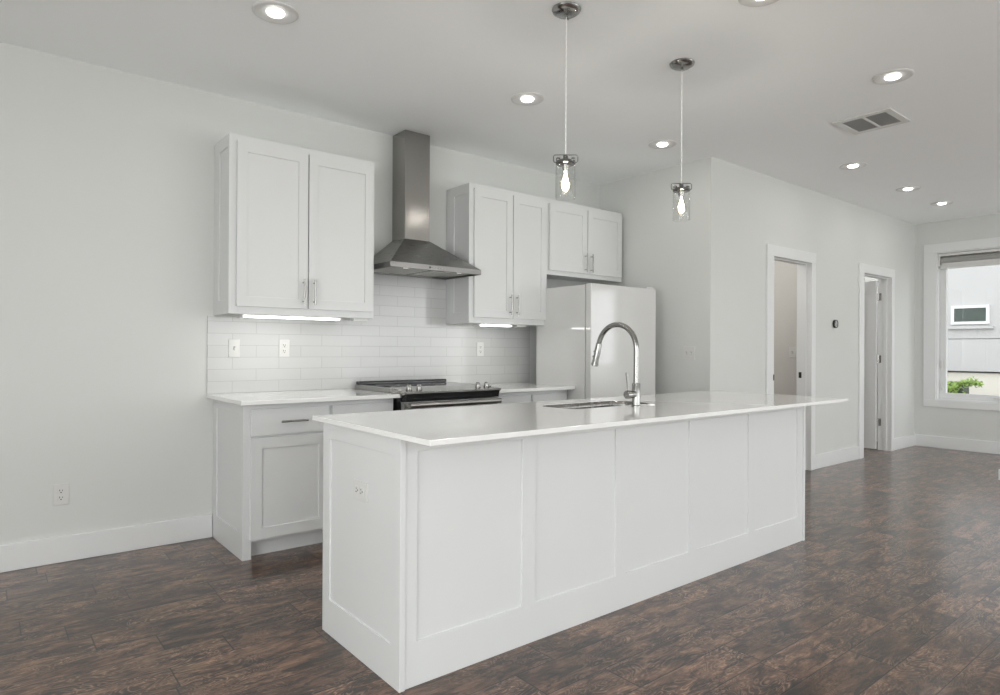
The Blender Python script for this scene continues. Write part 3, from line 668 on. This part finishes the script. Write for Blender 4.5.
# ------------------------------------------------------------------ outlets and switches
def plate(name, c, face, w, h, label, cat, kind='outlet', gangs=1, horiz=False, group='outlets and switches'):
    """c on the wall surface; face: '-y' or '-x'"""
    t = thing(name, c, label, cat, group)
    def T(m, nm, mat, parent, bev=0.0): return m.build(nm, mat, parent, bev=bev)
    def bx(m, u0, u1, z0, z1, d0, d1, bev=0.0):
        if face == '-y': return m.box(c[0]+u0, c[0]+u1, c[1]-d1, c[1]-d0, c[2]+z0, c[2]+z1, bev)
        return m.box(c[0]-d1, c[0]-d0, c[1]+u0, c[1]+u1, c[2]+z0, c[2]+z1, bev)
    T(bx(MB(), -w/2, w/2, -h/2, h/2, 0.0, 0.006, 0.002), 'cover_plate', M['plastic'], t)
    if kind == 'outlet':
        for s in (-1, 1):
            u, v = (0, 0.0195*s) if not horiz else (0.0195*s, 0)
            r = T(bx(MB(), u-0.0165, u+0.0165, v-0.0145, v+0.0145, 0.006, 0.0085, 0.001) if not horiz else bx(MB(), u-0.0145, u+0.0145, v-0.0165, v+0.0165, 0.006, 0.0085, 0.001), 'receptacle', M['plastic'], t)
            m = MB()
            if not horiz:
                bx(m, u-0.0080, u-0.0050, v-0.001, v+0.009, 0.0085, 0.009); bx(m, u+0.0050, u+0.0080, v-0.001, v+0.007, 0.0085, 0.009); bx(m, u-0.003, u+0.003, v-0.011, v-0.005, 0.0085, 0.009)
            else:
                bx(m, u-0.001, u+0.009, v-0.0080, v-0.0050, 0.0085, 0.009); bx(m, u-0.001, u+0.007, v+0.0050, v+0.0080, 0.0085, 0.009); bx(m, u-0.011, u-0.005, v-0.003, v+0.003, 0.0085, 0.009)
            m.build('slots', M['dark'], r)
    else:
        for g in range(gangs):
            u = (g-(gangs-1)/2)*0.046
            r = T(bx(MB(), u-0.006, u+0.006, -0.012, 0.012, 0.006, 0.0068), 'switch_slot', M['gasket'], t)
            T(bx(MB(), u-0.004, u+0.004, -0.010, 0.004, 0.0068, 0.017, 0.0015), 'toggle', M['plastic'], t)
    return t
plate('wall_outlet', (0.354, YB, 0.381), '-y', 0.074, 0.120, 'white duplex outlet low on the bare back wall', 'outlet')
plate('light_switch', (1.284, YB-0.009, 1.206), '-y', 0.072, 0.117, 'white single toggle switch on the tile near the left edge', 'switch', 'switch')
plate('wall_outlet', (1.613, YB-0.009, 1.207), '-y', 0.072, 0.117, 'white duplex outlet on the tile under the lit strip light', 'outlet')
plate('wall_outlet', (3.291, YB-0.009, 1.207), '-y', 0.072, 0.117, 'white duplex outlet on the tile beside the refrigerator', 'outlet')
plate('wall_outlet', (IX0+0.0069, 2.300, 0.656), '-x', 0.122, 0.076, 'white sideways duplex outlet on the island end panel', 'outlet', horiz=True)
plate('light_switch', (XF, 3.325, 1.184), '-x', 0.118, 0.118, 'white double toggle switch on the wall right of the refrigerator', 'switch', 'switch', gangs=2)
plate('light_switch', (7.10, 3.585, 1.19), '-x', 0.072, 0.117, 'white single toggle switch on the wall seen through the left doorway', 'switch', 'switch')
th = thing('thermostat', (7.055, YD, 1.495), 'small round thermostat with dark rim on the wall between the doorways', 'thermostat')
MB().lathe([(0.0, 0.0), (0.052, 0.0), (0.052, -0.006), (0.044, -0.008), (0.0, -0.008)], (7.055, YD, 1.495), 'y', 32).build('wall_plate', M['plastic'], th, smooth=True)
MB().lathe([(0.043, -0.008), (0.045, -0.030), (0.043, -0.033), (0.040, -0.033), (0.040, -0.028)], (7.055, YD, 1.495), 'y', 32, caps=False).build('ring', M['dark'], th, smooth=True)
MB().lathe([(0.0, -0.031), (0.040, -0.030), (0.040, -0.010), (0.0, -0.010)], (7.055, YD, 1.495), 'y', 32).build('display', M['chrome'], th, smooth=True)

# ------------------------------------------------------------------ ceiling fittings
def downlight(x, y, label):
    t = thing('recessed_light', (x, y, H), label, 'ceiling light', 'recessed ceiling lights')
    MB().lathe([(0.107, 0.0), (0.107, -0.004), (0.100, -0.009), (0.092, -0.009), (0.062, -0.003), (0.042, -0.003), (0.042, 0.0)], (x, y, H), 'z', 40, caps=False).build('trim_ring', M['grey_ring'], t, smooth=True)
    MB().lathe([(0.0, -0.016), (0.026, -0.015), (0.038, -0.011), (0.042, -0.003)], (x, y, H), 'z', 32, caps=False).build('lens', M['lens'], t, smooth=True)
    d = bpy.data.lights.new('downlight_lamp', 'AREA'); d.shape = 'DISK'; d.size = 0.10; d.energy = CAN_W; d.color = (1.0, 0.965, 0.91)
    o = bpy.data.objects.new('downlight_lamp', d); COL.objects.link(o); o.parent = t; o.location = (0, 0, -0.018)
    return t
DL = [(1.104, 3.124, 'lit recessed ceiling light nearest the camera, above the left base cabinet'),
      (2.759, 3.158, 'lit recessed ceiling light left of the nearer pendant cord'),
      (4.194, 3.175, 'lit recessed ceiling light left of the farther pendant cord'),
      (4.199, 1.520, 'large lit recessed ceiling light above the air return grille'),
      (5.964, 2.475, 'lit recessed ceiling light just beyond the air return grille'),
      (7.228, 2.475, 'lit recessed ceiling light in the hall row, middle of three'),
      (8.218, 2.479, 'lit recessed ceiling light nearest the window wall'),
      (2.770, 1.545, 'lit recessed ceiling light over the near side of the island'),
      (1.10, 1.53, 'lit recessed ceiling light over the near end of the island'),
      (-0.9, 3.12, 'unseen added recessed ceiling light near the bare back wall'),  # from here on: unseen fixtures added for extra interior light
      (0.6, -0.6, 'unseen added recessed ceiling light behind the camera'),
      (3.4, -0.6, 'unseen added recessed ceiling light in the living area'),
      (6.4, -0.6, 'unseen added recessed ceiling light near the rear windows'),
      (-1.2, 0.6, 'unseen added recessed ceiling light near the left wall')]
for x, y, l in DL: downlight(x, y, l)

vt = thing('air_return_grille', (4.91, 1.915, H), 'white framed ceiling air return with two grey grille panels', 'vent')
vx0, vx1, vy0, vy1 = 4.719, 5.102, 1.727, 2.103
MB().box(vx0, vx0+0.048, vy0, vy1, H-0.010, H-0.0002).box(vx1-0.048, vx1, vy0, vy1, H-0.010, H-0.0002).box(vx0+0.048, vx1-0.048, vy0, vy0+0.045, H-0.010, H-0.0002).box(vx0+0.048, vx1-0.048, vy1-0.045, vy1, H-0.010, H-0.0002).box(vx0+0.048, vx1-0.048, 1.906, 1.924, H-0.010, H-0.0002).build('frame', M['plastic'], vt, bev=0.002)
for a, b in ((vy0+0.045, 1.906), (1.924, vy1-0.045)):
    m = MB().box(vx0+0.048, vx1-0.048, a, b, H-0.002, H-0.0002)
    for k in range(14):
        x = vx0+0.055+k*0.021; m.box(x, x+0.012, a, b, H-0.006, H-0.002)
    m.build('grille', M['mesh'], vt)

# ------------------------------------------------------------------ pendants
def pendant(x, y, zb, label):
    t = thing('pendant_light', (x, y, H), label, 'pendant light', 'glass jar pendants over the island')
    can = MB().lathe([(0.068, -0.0002), (0.070, -0.004), (0.065, -0.014), (0.048, -0.025), (0.022, -0.029), (0.008, -0.032), (0.008, -0.040), (0.0, -0.040)], (x, y, H), 'z', 36).build('canopy', M['chrome'], t, smooth=True)
    for a in (0.6, 0.6+PI): MB().lathe([(0.0, -0.009), (0.005, -0.007), (0.006, 0.0)], (x+0.043*math.cos(a), y+0.043*math.sin(a), H-0.023), 'z', 12).build('canopy_screw', M['steel'], can, smooth=True)
    zt = zb+0.21
    # twisted pair cord
    for ph in (0, PI):
        pts = []; n = 90
        for k in range(n+1):
            z = H-0.038 + (zt-0.002-(H-0.038))*k/n; a = ph + k*0.75
            pts.append((x+0.0017*math.cos(a), y+0.0017*math.sin(a), z))
        MB().tube(pts, 0.0018, 6).build('cord', M['cord'], t, smooth=True)
    dv = Vector((math.sin(_a), -math.cos(_a), 0)).normalized()
    # yoke: wire bail loop across the top of the jar, with two spring clasps
    c = Vector((x, y, 0))
    w = 0.058; r = 0.010; loop = []
    for sx, sz, a0 in ((1, 1, 0), (-1, 1, PI/2), (-1, -1, PI), (1, -1, 1.5*PI)):
        cx_, cz_ = sx*(w-r), (zt-0.018) + sz*(0.016-r+0.002)
        for k in range(5):
            a = a0+PI/2*k/4; loop.append(c + dv*(cx_+r*math.cos(a)) + Vector((0, 0, cz_+r*math.sin(a))))
    MB().tube(loop, 0.0022, 8, closed=True).build('wire_bail', M['pendant_metal'], t, smooth=True)
    cp = MB().lathe([(0.0, 0.0), (0.009, 0.0), (0.012, -0.006), (0.012, -0.018), (0.030, -0.024), (0.045, -0.030), (0.0475, -0.034), (0.0475, -0.044), (0.044, -0.046), (0.0, -0.046)], (x, y, zt), 'z', 36).build('jar_cap', M['pendant_metal'], t, smooth=True)
    for s in (-1, 1):
        p = c + dv*0.036*s + Vector((0, 0, zt-0.020))
        MB().lathe([(0.0, 0.008), (0.009, 0.006), (0.011, 0.0), (0.009, -0.007), (0.006, -0.012), (0.0, -0.012)], p, 'z', 16).build('thumb_screw', M['pendant_metal'], t, smooth=True)
    # socket
    MB().lathe([(0.0, 0.0), (0.017, 0.0), (0.017, -0.018), (0.0145, -0.022), (0.0145, -0.030), (0.0, -0.030)], (x, y, zt-0.046), 'z', 20).build('socket', M['nickel'], t, smooth=True)
    # glass jar: thin wall
    zj = zt-0.044
    MB().lathe([(0.0445, 0.0), (0.0475, -0.006), (0.0480, -0.012), (0.0480, -(zj-zb)+0.006), (0.0465, -(zj-zb)), (0.0435, -(zj-zb)), (0.0440, -(zj-zb)+0.006), (0.0445, -0.012), (0.0415, 0.0)], (x, y, zj), 'z', 40, caps=False).build('glass_jar', M['glass'], t, smooth=True)
    zl = zt-0.074
    bl = MB().lathe([(0.013, 0.0), (0.0135, -0.014), (0.018, -0.030), (0.026, -0.046), (0.0300, -0.062), (0.0285, -0.078), (0.021, -0.092), (0.010, -0.099), (0.0, -0.100)], (x, y, zl), 'z', 28, caps=False).build('bulb', M['bulb'], t, smooth=True)
    fpts = []
    for k in range(9):
        a = PI*2*k/8; fpts.append((x+0.010*math.cos(a), y+0.010*math.sin(a), zl-(0.024 if k % 2 == 0 else 0.070)))
    fm = MB().tube(fpts, 0.0016, 6); fm.tube([(x, y, zl+0.004), (x, y, zl-0.022)], 0.006, 10)
    fm.build('filament', M['filament'], bl, smooth=True)
    d = bpy.data.lights.new('pendant_lamp', 'POINT'); d.shadow_soft_size = 0.02; d.energy = 5.0; d.color = (1.0, 0.93, 0.84)
    o = bpy.data.objects.new('pendant_lamp', d); COL.objects.link(o); o.parent = t; o.location = (0, 0, zl-0.05-H)
pendant(2.174, 2.209, 1.931, 'glass jar pendant lamp hanging nearer the camera, in front of the cabinets')
pendant(3.092, 2.208, 1.946, 'glass jar pendant lamp hanging farther away, in front of the side wall')

# ------------------------------------------------------------------ bedroom beyond the right doorway: unseen ceiling lamp added to brighten it
cl = thing('added_ceiling_lamp', (8.98, 4.5, H), 'unseen white dome lamp added to brighten the bedroom beyond the right doorway', 'ceiling light')
MB().lathe([(0.17, 0.0), (0.17, -0.02), (0.0, -0.02)], (8.98, 4.5, H), 'z', 32).build('base', M['plastic'], cl)
MB().lathe([(0.16, -0.02), (0.15, -0.05), (0.09, -0.08), (0.0, -0.09)], (8.98, 4.5, H), 'z', 32, caps=False).build('dome', M['striplens'], cl, smooth=True)
d = bpy.data.lights.new('bedroom_fill', 'POINT'); d.shadow_soft_size = 0.15; d.energy = 45; d.color = (1, 0.98, 0.96)
o = bpy.data.objects.new('bedroom_fill', d); COL.objects.link(o); o.parent = cl; o.location = (0, 0, -0.3)

hl = thing('added_ceiling_lamp', (5.9, 4.2, H), 'unseen white dome lamp added to brighten the hall beyond the left doorway', 'ceiling light')  # unseen lamp, added because the hall came out too dark
MB().lathe([(0.15, 0.0), (0.15, -0.02), (0.0, -0.02)], (5.9, 4.2, H), 'z', 32).build('base', M['plastic'], hl)
MB().lathe([(0.14, -0.02), (0.13, -0.05), (0.08, -0.075), (0.0, -0.085)], (5.9, 4.2, H), 'z', 32, caps=False).build('dome', M['striplens'], hl, smooth=True)
d = bpy.data.lights.new('hall_fill', 'POINT'); d.shadow_soft_size = 0.12; d.energy = 22; d.color = (1, 0.98, 0.95)
o = bpy.data.objects.new('hall_fill', d); COL.objects.link(o); o.parent = hl; o.location = (0, 0, -0.25)

# ------------------------------------------------------------------ outside
gz = -0.45
struct(MB().box(-40, 60, -45, 45, gz-0.1, gz).build('ground', M['ground']))
bd = thing('neighbouring_building', (17.5, 2.0, gz), 'white panelled building outside the window', 'building')
m = MB()
BX = 17.0
for (z0, z1) in ((0.775, 1.480), (1.494, 3.375), (3.389, 5.2), (5.214, 7.0)): m.box(BX, BX+0.3, -5.5, 11, z0, z1)
m.build('siding', M['siding'], bd)
MB().box(BX+0.3, BX+5, -5.5, 11, gz, 7.0).build('core', M['groove'], bd)
MB().box(BX+0.10, BX+0.3, -5.5, 11, gz, 0.735).build('lower_wall', M['beige'], bd)
fy0, fy1, fz0, fz1 = 4.225, 4.935, 1.81, 2.225
wf = MB().box(BX-0.05, BX-0.001, fy0, fy1, fz1-0.06, fz1).box(BX-0.05, BX-0.001, fy0, fy1, fz0, fz0+0.06).box(BX-0.05, BX-0.001, fy0, fy0+0.06, fz0+0.06, fz1-0.06).box(BX-0.05, BX-0.001, fy1-0.06, fy1, fz0+0.06, fz1-0.06).build('window_frame', M['trim'], bd)
MB().box(BX-0.03, BX-0.001, fy0+0.06, fy1-0.06, fz0+0.06, fz1-0.06).build('window_pane', M['extglass'], wf)
MB().box(BX-0.08, BX-0.001, fy0-0.07, fy1+0.07, fz0-0.10, fz0-0.04).build('window_ledge', M['siding'], bd)

bu = thing('shrub', (16.2, 4.72, gz), 'green leafy shrub growing outside below the window', 'shrub')
MB().box(16.05, 16.45, 4.45, 5.6, gz, 0.56).build('planter', M['planter'], bu)
lm = MB()
for i in range(1500):
    if i < 1150:
        c = Vector((15.85+random.gauss(0, 0.10), 4.85+random.gauss(0, 0.17), 0.28+random.gauss(0, 0.15)))
    else:
        s = random.random(); c = Vector((15.85+random.gauss(0, 0.05), 4.62-0.52*s+random.gauss(0, 0.03), 0.42+0.16*math.sin(s*2.3)+random.gauss(0, 0.035)))
    a = Vector((random.gauss(0, 1), random.gauss(0, 1), random.gauss(0, 1))).normalized(); b_ = a.orthogonal().normalized(); l, w_ = random.uniform(0.03, 0.055), random.uniform(0.012, 0.022)
    v = [lm.b.verts.new(p) for p in (c-a*l, c+b_*w_, c+a*l, c-b_*w_)]; lm.b.faces.new(v)
fo = lm.build('foliage', M['leaf'], bu)
st = MB()
for k in range(7):
    e = Vector((15.85+random.gauss(0, 0.08), 4.85+random.gauss(0, 0.15), 0.35)); st.tube([(15.86, 4.8, gz), ((15.86+e.x)/2, (4.8+e.y)/2+0.03, -0.05), e], [0.018, 0.012, 0.005], 7)
st.tube([(15.86, 4.8, gz), (15.85, 4.66, 0.3), (15.85, 4.45, 0.52), (15.85, 4.15, 0.56)], [0.016, 0.012, 0.008, 0.004], 7)
st.build('stem', M['bark'], bu)

for o in bpy.data.objects:
    if '_o' in o: del o['_o']
